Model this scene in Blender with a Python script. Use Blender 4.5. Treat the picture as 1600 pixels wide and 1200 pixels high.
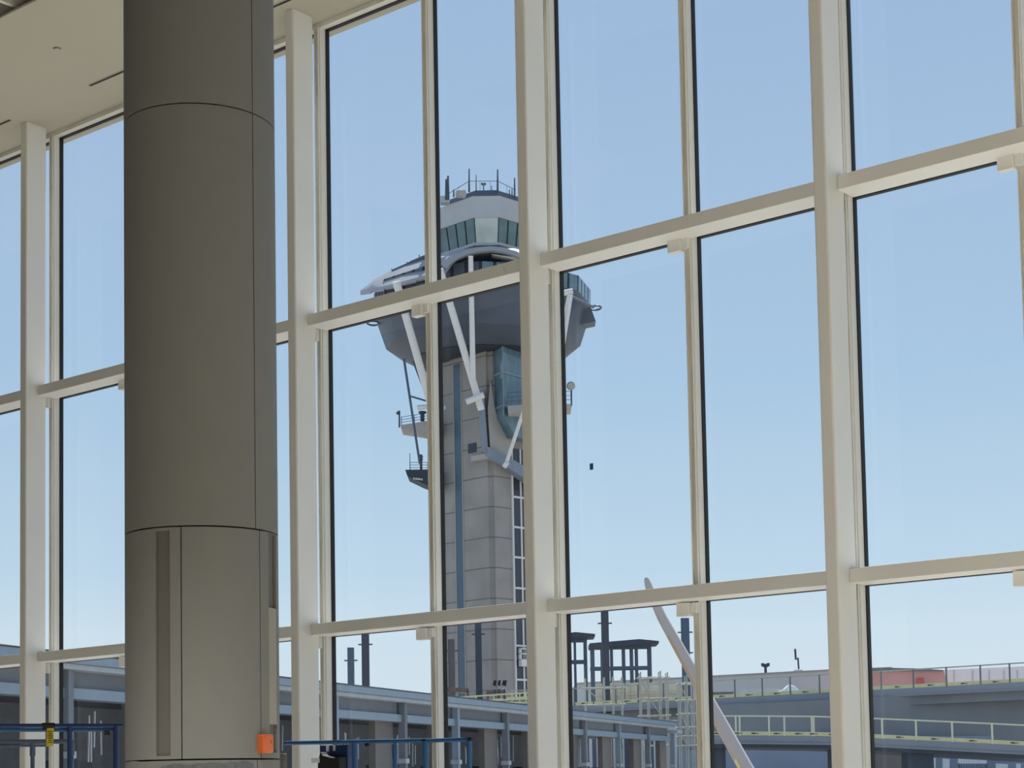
import bpy, math, random
from mathutils import Vector, Matrix
random.seed(7)
SC = bpy.context.scene
COL = SC.collection
for o in list(bpy.data.objects): bpy.data.objects.remove(o)

# ------------------------------------------------------------------ camera
FPX = 2800.0; YAW = .69778; PIT = .07291; ROL = -.01809; YP = 1022.79
CAM = Vector((0, -15.327, 1.6))
sy, cy = math.sin(YAW), math.cos(YAW)
Fv = Vector((-sy*math.cos(PIT), cy*math.cos(PIT), math.sin(PIT)))
Rv = Vector((cy, sy, 0)); Uv = Rv.cross(Fv)
R2 = Rv*math.cos(ROL)+Uv*math.sin(ROL); U2 = Uv*math.cos(ROL)-Rv*math.sin(ROL)
cam = bpy.data.objects.new('camera', bpy.data.cameras.new('camera')); COL.objects.link(cam)
m = Matrix((R2, U2, -Fv)).transposed().to_4x4(); m.translation = CAM
cam.matrix_world = m
cam.data.sensor_width = 36; cam.data.sensor_fit = 'HORIZONTAL'
cam.data.lens = FPX/1600*36; cam.data.shift_y = (YP-600)/1600
cam.data.clip_end = 2000; cam.data.clip_start = .1
SC.camera = cam

# ------------------------------------------------------------------ sky, sun, exposure
SC.view_settings.view_transform = 'Standard'; SC.view_settings.look = 'None'
SC.view_settings.gamma = 1; SC.view_settings.use_curve_mapping = False
SC.view_settings.exposure = 0.0
def lin(c):
    return tuple((v/255/12.92 if v/255 <= .04045 else ((v/255+.055)/1.055)**2.4) for v in c)
W = bpy.data.worlds.new('sky'); SC.world = W; W.use_nodes = True
nt = W.node_tree; nt.nodes.clear()
out = nt.nodes.new('ShaderNodeOutputWorld'); bg = nt.nodes.new('ShaderNodeBackground')
tc = nt.nodes.new('ShaderNodeTexCoord'); sp = nt.nodes.new('ShaderNodeSeparateXYZ')
rp = nt.nodes.new('ShaderNodeValToRGB')
nt.links.new(tc.outputs['Generated'], sp.inputs[0]); nt.links.new(sp.outputs['Z'], rp.inputs[0])
nt.links.new(rp.outputs[0], bg.inputs[0]); nt.links.new(bg.outputs[0], out.inputs[0])
cr = rp.color_ramp
stops = [(0.0, (212, 226, 236)), (.085, (204, 222, 235)), (.117, (189, 213, 232)), (.22, (169, 198, 225)), (.31, (164, 191, 221)), (.38, (159, 186, 218)), (1.0, (112, 152, 206))]
cr.elements[0].position = 0; cr.elements[1].position = 1
for p, c in stops[1:-1]: cr.elements.new(p)
for e, (p, c) in zip(cr.elements, stops): e.position = p; e.color = (*lin(c), 1)
bg.inputs[1].default_value = 1.08
sun = bpy.data.objects.new('sun', bpy.data.lights.new('sun', 'SUN')); COL.objects.link(sun)
sun.data.energy = 6.8; sun.data.color = (1, .97, .93); sun.data.angle = .009
az = Vector((-.30, .95, 0)).normalized(); el = math.radians(58)
sd = Vector((az.x*math.cos(el), az.y*math.cos(el), math.sin(el)))
sun.rotation_euler = sd.to_track_quat('Z', 'Y').to_euler()
# added unseen fill spots under the open ceiling that brighten column foot and posts
for lmx, lmy, lmp in ((-9.6, -13.3, .8), (-5, -10.5, 1.0), (-1.5, -10, 1.0), (3, -10, .7), (-4, -15, .8), (-14, -19, .35)):
    L = bpy.data.objects.new('ceiling_lamp', bpy.data.lights.new('ceiling_lamp', 'SPOT')); COL.objects.link(L)
    L.data.spot_size = math.radians(76); L.data.spot_blend = .5; L.data.shadow_soft_size = .12; L.data.energy = 6500*lmp
    L.data.color = (1, .985, .95); L.location = (lmx, lmy, 12.3)

# ------------------------------------------------------------------ materials
MATS = {}
def mat(name, c, rough=.6, metal=0, var=.04, scale=3., spec=.5, bump=0):
    if name in MATS: return MATS[name]
    M = bpy.data.materials.new(name); M.use_nodes = True; n = M.node_tree; b = n.nodes['Principled BSDF']
    b.inputs['Roughness'].default_value = rough; b.inputs['Metallic'].default_value = metal
    b.inputs['Specular IOR Level'].default_value = spec
    t = n.nodes.new('ShaderNodeTexCoord'); no = n.nodes.new('ShaderNodeTexNoise'); no.inputs['Scale'].default_value = scale
    no.inputs['Detail'].default_value = 6
    r = n.nodes.new('ShaderNodeValToRGB'); L = lin(c)
    r.color_ramp.elements[0].position = .3; r.color_ramp.elements[1].position = .7
    r.color_ramp.elements[0].color = (*[v*(1-var) for v in L], 1); r.color_ramp.elements[1].color = (*[min(1, v*(1+var)) for v in L], 1)
    n.links.new(t.outputs['Object'], no.inputs['Vector']); n.links.new(no.outputs['Fac'], r.inputs[0]); n.links.new(r.outputs[0], b.inputs['Base Color'])
    if bump:
        bp = n.nodes.new('ShaderNodeBump'); bp.inputs['Strength'].default_value = bump
        n.links.new(no.outputs['Fac'], bp.inputs['Height']); n.links.new(bp.outputs[0], b.inputs['Normal'])
    MATS[name] = M; return M
def glass_mat(name, tint, gl=1.0, rough=0.0):
    M = bpy.data.materials.new(name); M.use_nodes = True; n = M.node_tree; n.nodes.clear()
    o = n.nodes.new('ShaderNodeOutputMaterial'); tr = n.nodes.new('ShaderNodeBsdfTransparent'); g = n.nodes.new('ShaderNodeBsdfGlossy')
    fr = n.nodes.new('ShaderNodeFresnel'); ge = n.nodes.new('ShaderNodeNewGeometry'); mr = n.nodes.new('ShaderNodeMapRange')
    mr.inputs['To Min'].default_value = 1.45; mr.inputs['To Max'].default_value = 1/1.45
    n.links.new(ge.outputs['Backfacing'], mr.inputs['Value']); n.links.new(mr.outputs[0], fr.inputs['IOR'])
    mu = n.nodes.new('ShaderNodeMath'); mu.operation = 'MULTIPLY'; mu.inputs[1].default_value = gl
    mx = n.nodes.new('ShaderNodeMixShader'); tr.inputs[0].default_value = (*tint, 1); g.inputs['Roughness'].default_value = rough
    n.links.new(fr.outputs[0], mu.inputs[0]); n.links.new(mu.outputs[0], mx.inputs[0])
    n.links.new(tr.outputs[0], mx.inputs[1]); n.links.new(g.outputs[0], mx.inputs[2]); n.links.new(mx.outputs[0], o.inputs[0])
    MATS[name] = M; return M
def panel_concrete(name, c, dz, z0):
    """concrete with horizontal casting joints every dz metres"""
    M = mat(name, c, .85, var=.10, scale=.35); n = M.node_tree; b = n.nodes['Principled BSDF']
    src = b.inputs['Base Color'].links[0].from_socket
    t = [x for x in n.nodes if x.type == 'TEX_COORD'][0]
    s = n.nodes.new('ShaderNodeSeparateXYZ'); n.links.new(t.outputs['Object'], s.inputs[0])
    a = n.nodes.new('ShaderNodeMath'); a.operation = 'SUBTRACT'; a.inputs[1].default_value = z0; n.links.new(s.outputs['Z'], a.inputs[0])
    d = n.nodes.new('ShaderNodeMath'); d.operation = 'PINGPONG'; d.inputs[1].default_value = dz/2; n.links.new(a.outputs[0], d.inputs[0])
    k = n.nodes.new('ShaderNodeMath'); k.operation = 'LESS_THAN'; k.inputs[1].default_value = .09; n.links.new(d.outputs[0], k.inputs[0])
    mx = n.nodes.new('ShaderNodeMixRGB'); n.links.new(k.outputs[0], mx.inputs[0]); n.links.new(src, mx.inputs[1])
    mx.inputs[2].default_value = (*[v*.55 for v in lin(c)], 1); n.links.new(mx.outputs[0], b.inputs['Base Color'])
    # rain streaks
    return M
white = mat('white_painted_steel', (224, 223, 218), .45, var=.015, scale=1.5)
alu = mat('pale_aluminium_frame', (224, 221, 212), .4, var=.015, scale=1.5)
plaster = mat('soffit_plaster', (184, 179, 163), .9, var=.02, scale=.6)
black = mat('black_gasket', (10, 11, 14), .6)
glass = glass_mat('window_glass', (.975, .985, .985), .45)
floorm = mat('terrazzo_floor', (196, 190, 178), .35, var=.06, scale=8)
wallm = mat('hall_wall_paint', (214, 208, 196), .8, var=.02, scale=.5)
ceilm = mat('dark_ceiling_void', (92, 91, 86), .9)
bafm = mat('white_baffle', (222, 218, 208), .6)
colm = mat('column_metal_cladding', (113, 113, 109), .75, var=.02, scale=6, spec=.25)
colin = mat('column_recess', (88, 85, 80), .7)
colpale = mat('column_pale_strip', (136, 131, 118), .6)
joint = mat('dark_joint', (28, 27, 26), .8)
orange = mat('orange_plastic', (186, 90, 42), .35)
blue = mat('blue_lift_paint', (38, 88, 138), .4, var=.08)
dblue = mat('dark_blue_lift_paint', (28, 54, 104), .4, var=.08)
rubber = mat('black_rubber', (22, 22, 24), .7)
yellow = mat('yellow_tag', (206, 186, 40), .6, var=.1, scale=20)
ink = mat('dark_ink', (60, 52, 20), .7)
greypl = mat('grey_sheet', (80, 82, 86), .5)
card = mat('weathered_board', (120, 116, 106), .9, var=.2, scale=12)
conc = panel_concrete('shaft_concrete', (158, 151, 144), 4.28, 2.2)
conc2 = mat('pale_concrete', (176, 170, 162), .85, var=.08, scale=.5)
ledge = mat('blue_grey_ledge', (134, 144, 154), .6, var=.05)
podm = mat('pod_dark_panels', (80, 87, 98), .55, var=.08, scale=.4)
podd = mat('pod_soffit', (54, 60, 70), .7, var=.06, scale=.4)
fasc = mat('cab_fascia_panels', (186, 184, 184), .6, var=.03, scale=.4)
shell = mat('canopy_shell', (160, 158, 160), .55, var=.05, scale=.5)
shellf = mat('canopy_fascia', (150, 152, 158), .55, var=.05, scale=.5)
strutm = mat('white_strut_paint', (224, 220, 214), .5, var=.05)
teal = mat('teal_glazing', (98, 124, 134), .12, var=.2, scale=.5, spec=.8)
cabg = mat('green_cab_glass', (84, 112, 112), .1, var=.25, scale=.4, spec=.9)
cabr = mat('pale_cab_reflection', (196, 200, 188), .3, var=.15, scale=.5)  # bright reflection on the front cab face, painted as a pale colour
bstrip = mat('blue_glass_strip', (80, 100, 114), .3, var=.08)
dglass = mat('dark_stair_glass', (62, 62, 70), .25, var=.1)
steeld = mat('dark_steel', (62, 68, 80), .6, var=.1)
steelb = mat('blue_grey_steel', (84, 96, 114), .6, var=.08)
steelr = mat('primed_steel', (98, 90, 92), .7, var=.1)
railm = mat('platform_rail_steel', (70, 78, 90), .6)
eave1 = mat('eave_metal', (142, 158, 174), .45, var=.06)
eave2 = mat('pale_eave_metal', (178, 186, 194), .45, var=.08)
hallw = mat('hall_grey_wall', (126, 130, 138), .8, var=.06)
hallb = mat('hall_brown_panel', (124, 118, 114), .8, var=.06)
halld = mat('hall_dark_inside', (150, 154, 164), .8, var=.1)
strip = mat('bright_light_streak', (206, 210, 212), .3, metal=.2)  # pale colour painting the light streaks inside the low hall
polem = mat('pole_paint', (196, 184, 178), .35, var=.02)
amber = mat('amber_lens', (206, 166, 122), .3)
lensm = mat('bright_lamp_lens', (255, 232, 150), .2)
lime = mat('lime_barrier', (218, 212, 160), .6, var=.08)
limer = mat('lime_rail', (222, 218, 186), .6)
roadc = mat('road_concrete', (146, 150, 156), .8, var=.07, scale=.4)
roadd = mat('road_shadow_concrete', (140, 143, 148), .85, var=.07, scale=.4)
termm = mat('terminal_parapet', (204, 204, 200), .8, var=.04, scale=.3)
redm = mat('red_cladding', (216, 158, 148), .7, var=.08, scale=.3)
redd = mat('red_panel', (206, 100, 90), .7)
pinkm = mat('pale_pink_cladding', (246, 236, 232), .7, var=.03)
roofg = mat('grey_roof', (120, 126, 124), .7)
olive = mat('formwork_ply', (216, 204, 178), .8, var=.12, scale=.8)
scafm = mat('scaffold_tube', (184, 180, 166), .5, metal=0, var=.15)
rust = mat('rusty_steel', (122, 98, 92), .8, var=.15)
groundm = mat('apron_concrete', (150, 147, 140), .9, var=.08, scale=.05)
wsign = mat('white_panel', (222, 224, 226), .6)
rampb = mat('ramp_base_concrete', (150, 160, 176), .85, var=.08, scale=.4)
fencem = mat('fence_steel', (112, 116, 116), .6)
tapem = mat('blue_tape', (20, 70, 150), .6)
letter = mat('sign_letters', (226, 222, 196), .6)

# ------------------------------------------------------------------ mesh helpers
class MB:
    def __init__(s): s.v = []; s.f = []; s.sm = []
    def add(s, vs, fs, smooth=False):
        k = len(s.v); s.v += [tuple(map(float, v)) for v in vs]; s.f += [tuple(i+k for i in f) for f in fs]; s.sm += [smooth]*len(fs)
        return s
    def box(s, x0, x1, y0, y1, z0, z1):
        x0, x1 = min(x0, x1), max(x0, x1); y0, y1 = min(y0, y1), max(y0, y1); z0, z1 = min(z0, z1), max(z0, z1)
        vs = [(x, y, z) for z in (z0, z1) for y in (y0, y1) for x in (x0, x1)]
        return s.add(vs, [(0, 2, 3, 1), (4, 5, 7, 6), (0, 1, 5, 4), (2, 6, 7, 3), (0, 4, 6, 2), (1, 3, 7, 5)])
    def tube(s, p, q, r, r2=None, n=10, caps=True):
        p, q = Vector(p), Vector(q); d = (q-p).normalized(); r2 = r if r2 is None else r2
        a = d.orthogonal().normalized(); b = d.cross(a)
        ring = lambda c, rr: [c+a*math.cos(2*math.pi*i/n)*rr+b*math.sin(2*math.pi*i/n)*rr for i in range(n)]
        s.add(ring(p, r)+ring(q, r2), [(i, (i+1) % n, n+(i+1) % n, n+i) for i in range(n)], True)
        if caps: s.add(ring(p, r), [tuple(range(n-1, -1, -1))]); s.add(ring(q, r2), [tuple(range(n))])
        return s
    def bar(s, p, q, w, h=None):
        """square bar from p to q"""
        p, q = Vector(p), Vector(q); d = (q-p).normalized(); h = h or w
        up = Vector((0, 0, 1)) if abs(d.z) < .9 else Vector((0, 1, 0))
        a = d.cross(up).normalized(); b = a.cross(d)
        vs = [c+a*i*w/2+b*j*h/2 for c in (p, q) for i, j in ((-1, -1), (1, -1), (1, 1), (-1, 1))]
        return s.add(vs, [(0, 1, 2, 3), (7, 6, 5, 4), (0, 4, 5, 1), (1, 5, 6, 2), (2, 6, 7, 3), (3, 7, 4, 0)])
    def path(s, pts, rs, n=12):
        pts = [Vector(p) for p in pts]; k = len(pts); rings = []
        ref = Vector((0, 1, 0))
        for i, p in enumerate(pts):
            d = (pts[min(i+1, k-1)]-pts[max(i-1, 0)]).normalized(); a = d.cross(ref).normalized(); b = a.cross(d)
            rings += [p+a*math.cos(2*math.pi*j/n)*rs[i]+b*math.sin(2*math.pi*j/n)*rs[i] for j in range(n)]
        fs = [(i*n+j, i*n+(j+1) % n, (i+1)*n+(j+1) % n, (i+1)*n+j) for i in range(k-1) for j in range(n)]
        s.add(rings, fs, True); s.add(rings[:n], [tuple(range(n-1, -1, -1))]); s.add(rings[-n:], [tuple(range(n))]); return s
    def prism(s, poly, off):
        """closed 3-D polygon swept by the vector off"""
        n = len(poly); off = Vector(off); A = [Vector(p) for p in poly]; B = [p+off for p in A]
        return s.add(A+B, [tuple(range(n)), tuple(range(2*n-1, n-1, -1))]+[(i, n+i, n+(i+1) % n, (i+1) % n) for i in range(n)])
    def loft(s, rings, cap=True, smooth=False):
        n = len(rings[0]); vs = [p for r in rings for p in r]
        s.add(vs, [(i*n+j, i*n+(j+1) % n, (i+1)*n+(j+1) % n, (i+1)*n+j) for i in range(len(rings)-1) for j in range(n)], smooth)
        if cap: s.add(rings[0], [tuple(range(n-1, -1, -1))]); s.add(rings[-1], [tuple(range(n))])
        return s
    def shellgrid(s, rows, th):
        """open grid surface given thickness th downwards"""
        m_, n = len(rows), len(rows[0]); top = [Vector(p) for r in rows for p in r]; bot = [p-Vector((0, 0, th)) for p in top]
        k = len(top); fs = []
        for i in range(m_-1):
            for j in range(n-1):
                a = (i*n+j, i*n+j+1, (i+1)*n+j+1, (i+1)*n+j); fs += [a, tuple(k+x for x in reversed(a))]
        edge = [j for j in range(n)]+[i*n+n-1 for i in range(1, m_)]+[(m_-1)*n+j for j in range(n-2, -1, -1)]+[i*n for i in range(m_-2, 0, -1)]
        for a, b in zip(edge, edge[1:]+edge[:1]): fs.append((b, a, k+a, k+b))
        return s.add(top+bot, fs, False)
    def build(s, name, material, parent=None, bevel=0, seg=2):
        me = bpy.data.meshes.new(name); me.from_pydata(s.v, [], s.f); me.update()
        me.polygons.foreach_set('use_smooth', s.sm)
        me.materials.append(material)
        import bmesh
        b = bmesh.new(); b.from_mesh(me); bmesh.ops.remove_doubles(b, verts=b.verts, dist=1e-5); bmesh.ops.recalc_face_normals(b, faces=b.faces); b.to_mesh(me); b.free()
        me.set_sharp_from_angle(angle=math.radians(40))
        o = bpy.data.objects.new(name, me); COL.objects.link(o)
        if parent: o.parent = parent
        if bevel:
            md = o.modifiers.new('bevel', 'BEVEL'); md.width = bevel; md.segments = seg; md.limit_method = 'ANGLE'
        return o
def tag(o, label, cat, group=None, kind=None):
    o['label'] = label; o['category'] = cat
    if group: o['group'] = group
    if kind: o['kind'] = kind
    return o
def thing(name, label, cat, loc=(0, 0, 0), rotz=0, group=None, kind=None):
    o = bpy.data.objects.new(name, None); COL.objects.link(o); o.empty_display_size = .1
    o.location = loc; o.rotation_euler = (0, 0, rotz)
    return tag(o, label, cat, group, kind)

# view-aligned ground frame: x to the right, y away from the hall, z up (origin below the photographer)
def VW(v): return Vector((v[0]*cy-v[1]*sy, v[0]*sy+v[1]*cy+CAM.y, v[2]))
def V(px, py, D):
    a, b = (px-800)/FPX, -(py-YP)/FPX
    d = Vector((0, math.cos(PIT), math.sin(PIT))); r = Vector((1, 0, 0)); u = Vector((0, -math.sin(PIT), math.cos(PIT)))
    d = d+a*(r*math.cos(ROL)+u*math.sin(ROL))+b*(u*math.cos(ROL)-r*math.sin(ROL))
    d *= D/d.y; return Vector((d.x, d.y, d.z+CAM.z))
def vthing(name, label, cat, px, D, group=None, z=0):
    """thing standing outside at picture column px and distance D; returns (root, local(px,py,dy))"""
    o = V(px, 1215, D); o.z = z
    r = thing(name, label, cat, VW(o), YAW, group)
    return r, (lambda x, y, dy=0: V(x, y, D+dy)-o)
GZ = -.25   # outside ground level

# ------------------------------------------------------------------ hall shell
X0, X1, Y0 = -40.0, 8.1, -30.0
def struct(name, mb, m_, label, cat, **k): return tag(mb.build(name, m_, **k), label, cat, kind='structure')
struct('floor', MB().box(X0, X1, Y0, .1, -.25, 0), floorm, 'pale polished floor of the hall below the glass wall', 'floor')
struct('ground', MB().box(-420, 520, .12, 700, -1, GZ), groundm, 'grey concrete ground outside the glass wall', 'ground')
struct('wall_back', MB().box(X0, X1, Y0-.3, Y0, 0, 13), wallm, 'plain pale wall closing the hall behind the photographer', 'wall')
struct('wall_left', MB().box(X0-.3, X0, Y0, .1, 0, 13), wallm, 'plain pale wall at the far left end of the hall', 'wall')
struct('wall_right', MB().box(X1, X1+.3, Y0, .1, 0, 13), wallm, 'plain pale wall at the near right end of the hall', 'wall')
SOF = 11.13
struct('wall_front', MB().box(X0, X1, 0, .25, SOF+.03, 12.8), wallm, 'plain strip of wall above the white soffit', 'wall')
struct('ceiling', MB().box(X0, X1, Y0, .25, 12.8, 13.0), ceilm, 'dark open ceiling beyond the white soffit edge', 'ceiling')
struct('trim_1', MB().box(X0, X1, -2.87, .25, SOF, SOF+.03), plaster, 'smooth white plaster soffit running along the top of the glass wall', 'soffit', bevel=.005)
for k in range(-6, 7):
    x = -18.245+.332*k
    tag(MB().box(x-.03, x+.03, -7.0, -2.0, 11.22, 11.40).build('ceiling_baffle', bafm), 'white ceiling baffle hanging in the dark ceiling beyond the soffit edge', 'ceiling baffle', 'white ceiling baffles')
for a, b, lab in ((-28, -21.245, 'thin black slot diffuser in the white soffit, left of the leftmost post'), (-19.41, -15.3, 'long black slot diffuser in the white soffit, running behind the grey column')):
    t = thing('slot_diffuser', lab, 'air diffuser', (a, -.84, SOF), 0, None)
    MB().box(0, b-a, -.022, .022, -.004, .012).build('slot', black, t)
    MB().box(0, b-a, -.030, -.022, -.006, .01).box(0, b-a, .022, .030, -.006, .01).build('trim_frame', plaster, t)
t = thing('sprinkler_cover', 'small round white sprinkler cover on the soffit', 'sprinkler', (-18.72, -1.86, SOF))
MB().tube((0, 0, -.02), (0, 0, 0), .045, n=24).build('cover_plate', plaster, t)
MB().tube((0, 0, -.006), (0, 0, .002), .05, n=24).build('shadow_ring', joint, t)

# ------------------------------------------------------------------ glass wall
M_ = 3.65; S_ = 1.8225
u1, u2 = -21.183, -15.678
posts = [u1-2*M_, u1-M_, u1, u2, u2+M_, u2+2*M_, u2+3*M_, u2+4*M_, u2+5*M_]
HT = [3.458, 7.252, 11.069]; HB = [.18, 3.575, 7.365]
pname = {u1: 'leftmost in the photo', u2: 'just right of the grey column', u2+M_: 'in the middle of the photo, hiding the tower edge', u2+2*M_: 'furthest right in the photo'}
n_trim = [1]
def trim(mb, m_, lab, cat, **k):
    n_trim[0] += 1; return struct('trim_%d' % n_trim[0], mb, m_, lab, cat, **k)
for i, u in enumerate(posts):
    where = pname.get(u, 'outside the photo, number %d along the wall' % (i+1))
    trim(MB().box(u-.084, u+.06, -.655, -.312, 0, SOF+.01), white, 'square white steel post of the glass wall, '+where, 'post', bevel=.022, seg=3)
for i in range(len(posts)-1):
    a, b = posts[i]+.06, posts[i+1]-.084
    where = {u1: 'behind the grey column', u2: 'in front of the tower, second bay from the right post', u2+M_: 'in the bay right of the tower', u2+2*M_: 'in the rightmost bay of the photo', u1-M_: 'at the left edge of the photo'}.get(posts[i], 'out of frame, bay %d' % (i+1))
    trim(MB().box(a, b, -.45, -.14, 7.215, 7.357), white, 'white horizontal rail between posts, upper one, '+where, 'rail', bevel=.006)
    trim(MB().box(a, b, -.45, -.14, 3.44, 3.578), white, 'white horizontal rail between posts, lower one, '+where, 'rail', bevel=.006)
trim(MB().box(posts[0], posts[-1], -.45, .1, 0, .16), white, 'white sill along the foot of the glass wall', 'sill', bevel=.006)
cols = []
for i in range(len(posts)-1):
    a, b = posts[i], posts[i+1]; k = round((b-a)/S_)
    for j in range(k): cols.append((a+j*(b-a)/k, a+(j+1)*(b-a)/k, j == 0))
vis = [c for c in cols if c[1] > -23.1 and c[0] < -8]
rown = ['bottom', 'middle', 'top']; W_N = 0
ordn = ['first', 'second', 'third', 'fourth', 'fifth', 'sixth', 'seventh', 'eighth', 'ninth', 'tenth', 'eleventh', 'twelfth']
for ci, (a, b, ispost) in enumerate(cols):
    for r in range(3):
        W_N += 1
        lab = ('%s-row glass pane, %s column from the left edge of the photo' % (rown[r], ordn[vis.index(cols[ci])])) if cols[ci] in vis else '%s-row glass pane out of the photo, column %d' % (rown[r], ci)
        t = thing('window_%d' % W_N, lab, 'window', (a, 0, HB[r]), 0, None, 'structure')
        h = HT[r]-HB[r]; w = b-.085-a
        hr = (HB[r+1]-HT[r]) if r < 2 else SOF-HT[r]
        # left jamb with guide fins and head of this pane
        fr = MB().box(-.085, 0, -.14, .014, 0, h+hr).box(0, w, -.14, .014, h, h+hr)
        fr.box(-.085, -.073, -.165, -.14, 0, h).box(-.024, -.012, -.165, -.14, 0, h)
        if ci == len(cols)-1: fr.box(w, w+.085, -.14, .014, 0, h+hr)
        fr.build('window_frame', alu, t, bevel=.004)
        MB().box(.0, .012, -.046, .013, 0, h).box(0, w, -.046, .013, h-.012, h).build('gasket', black, t)
        MB().box(0, w, .0, .012, 0, h).build('glass_pane', glass, t)
        if r < 2:
            if ispost: MB().box(-.10, -.035, -.215, -.141, h-.155, h+.0).build('shade_bracket', white, t, bevel=.003)
            else:
                MB().box(-.245, -.09, -.235, -.141, h-.165, h-.03).box(-.09, -.02, -.20, -.141, h-.14, h-.03).build('shade_bracket', white, t, bevel=.004)
tag(MB().box(-12.028+.33, -12.028+.375, -.006, -.001, 5.0, 5.07).build('tape_scrap', tapem), 'small scrap of blue tape stuck on the middle pane right of the tower', 'tape')
TAPE = bpy.data.objects['tape_scrap']

# ------------------------------------------------------------------ round column
CP = V(317.5, 1215, 13.94); CPW = VW(CP); CR = .592
col = thing('round_column', 'thick round grey metal-clad column in front of the glass wall', 'column', (CPW.x, CPW.y, 0), YAW)
cv = CP.to_2d()
def ang(px):
    """angle on the column surface (local frame) met by the sight line through picture column px"""
    d = V(px, 900, 10).to_2d().normalized(); q = d.dot(cv); c = cv.length_squared-CR*CR
    disc = max(q*q-c, 0); p = d*(q-math.sqrt(disc))-cv
    return math.atan2(p.y, p.x)
def zc(px, py): 
    d = V(px, 900, 10).to_2d().normalized(); q = d.dot(cv); s = q-math.sqrt(max(q*q-cv.length_squared+CR*CR, 0))
    p = d*s; return V(px, py, p.y).z
def arc(a0, a1, r0, r1, z0, z1, n=24):
    m_ = MB(); A = [a0+(a1-a0)*i/n for i in range(n+1)]
    P = lambda r, z: [(math.cos(t)*r, math.sin(t)*r, z) for t in A]
    o0, o1, i0, i1 = P(r1, z0), P(r1, z1), P(r0, z0), P(r0, z1); k = n+1
    fs = []
    for i in range(n): fs += [(i, i+1, k+i+1, k+i), (2*k+i, 3*k+i, 3*k+i+1, 2*k+i+1)]
    m_.add(o0+o1+i0+i1, fs, True)
    m_.add(o0+i0, [(i, k+i, k+i+1, i+1) for i in range(n)]); m_.add(o1+i1, [(i, i+1, k+i+1, k+i) for i in range(n)])
    for e in (0, n): m_.add([o0[e], o1[e], i1[e], i0[e]], [(0, 1, 2, 3)])
    return m_
J0, J1, J2 = zc(318, 1186.5), zc(318, 821.5), zc(318, 161)
sA, sB, sC = ang(400), ang(283), ang(241)
sR0, sR1 = ang(419), ang(431)
g = .006; TAU = 2*math.pi; seam = .0045/CR
MB().tube((0, 0, 0), (0, 0, 12.55), CR-.1, n=96).build('core', joint, col)
def cyl_panels(z0, z1, seams, name='cladding_panel'):
    ss = sorted(s % TAU for s in seams); ss.append(ss[0]+TAU)
    for a, b in zip(ss, ss[1:]): arc(a+seam, b-seam, CR-.02, CR, z0+g, z1-g, max(6, int((b-a)/.05))).build(name, colm, col)
cyl_panels(J2, 12.55, [sA, sA+TAU/3, sA+2*TAU/3])
cyl_panels(J1, J2, [sA, sA+TAU/3, sA+2*TAU/3])
cyl_panels(.0, J0, [sA, sA+TAU/3, sA+2*TAU/3])
# lower drum: panels with two recessed slots
sA2 = ang(406); zt = zc(253, 829); zb = zc(253, 1181)
l0, l1 = ang(243), ang(265); r0, r1 = ang(419.5), ang(431)
def zone(a, b, z0=J0+g, z1=J1-g, m_=None, ra=CR-.02, rb=CR, name='cladding_panel'): arc(a, b, ra, rb, z0, z1, max(4, int(abs(b-a)/.04))).build(name, m_ or colm, col)
zone(sB+seam, sA2-seam); zone(l1+.003, sB-seam); zone(l0, l1+.003, zt, J1-g); zone(l0, l1+.003, J0+g, zb)
zone(sA2+seam, r0); zone(r1, r1+.25); zone(r1+.25+seam, l0+TAU-seam*0)
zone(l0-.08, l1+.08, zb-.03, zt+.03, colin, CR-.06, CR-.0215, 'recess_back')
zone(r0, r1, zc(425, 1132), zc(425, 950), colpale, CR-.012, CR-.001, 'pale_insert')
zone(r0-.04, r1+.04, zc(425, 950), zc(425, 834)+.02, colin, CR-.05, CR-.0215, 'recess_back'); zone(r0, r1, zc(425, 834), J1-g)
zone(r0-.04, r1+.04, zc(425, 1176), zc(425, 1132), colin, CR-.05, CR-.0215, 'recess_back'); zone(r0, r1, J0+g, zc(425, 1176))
# torn protective sheet round the foot of the column
sh = MB(); A = [ang(250)+(ang(392)-ang(250))*i/40 for i in range(41)]
tp = [zc(318, 1194)+.004*math.sin(i*.9)+.005*math.sin(i*.37)-max(0, .03-.006*i)+(.008 if 28 < i < 38 else 0) for i in range(41)]
P0 = [(math.cos(a)*(CR+.012+.006*math.sin(i*1.3)), math.sin(a)*(CR+.012+.006*math.sin(i*1.3)), .0) for i, a in enumerate(A)]
P1 = [(x, y, z) for (x, y, _), z in zip(P0, tp)]; k = len(P0)
I0 = [(x*.985, y*.985, z) for x, y, z in P0]; I1 = [(x*.985, y*.985, z) for x, y, z in P1]
sh.add(P0+P1+I0+I1, [(i, i+1, k+i+1, k+i) for i in range(k-1)]+[(2*k+i, 3*k+i, 3*k+i+1, 2*k+i+1) for i in range(k-1)]+[(k+i, k+i+1, 3*k+i+1, 3*k+i) for i in range(k-1)], True)
tag(sh.build('protective_sheet', greypl), 'crumpled grey protective sheet wrapped round the foot of the grey column', 'protective sheet')
o = bpy.data.objects['protective_sheet']; o.location = col.location; o.rotation_euler = col.rotation_euler
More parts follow.
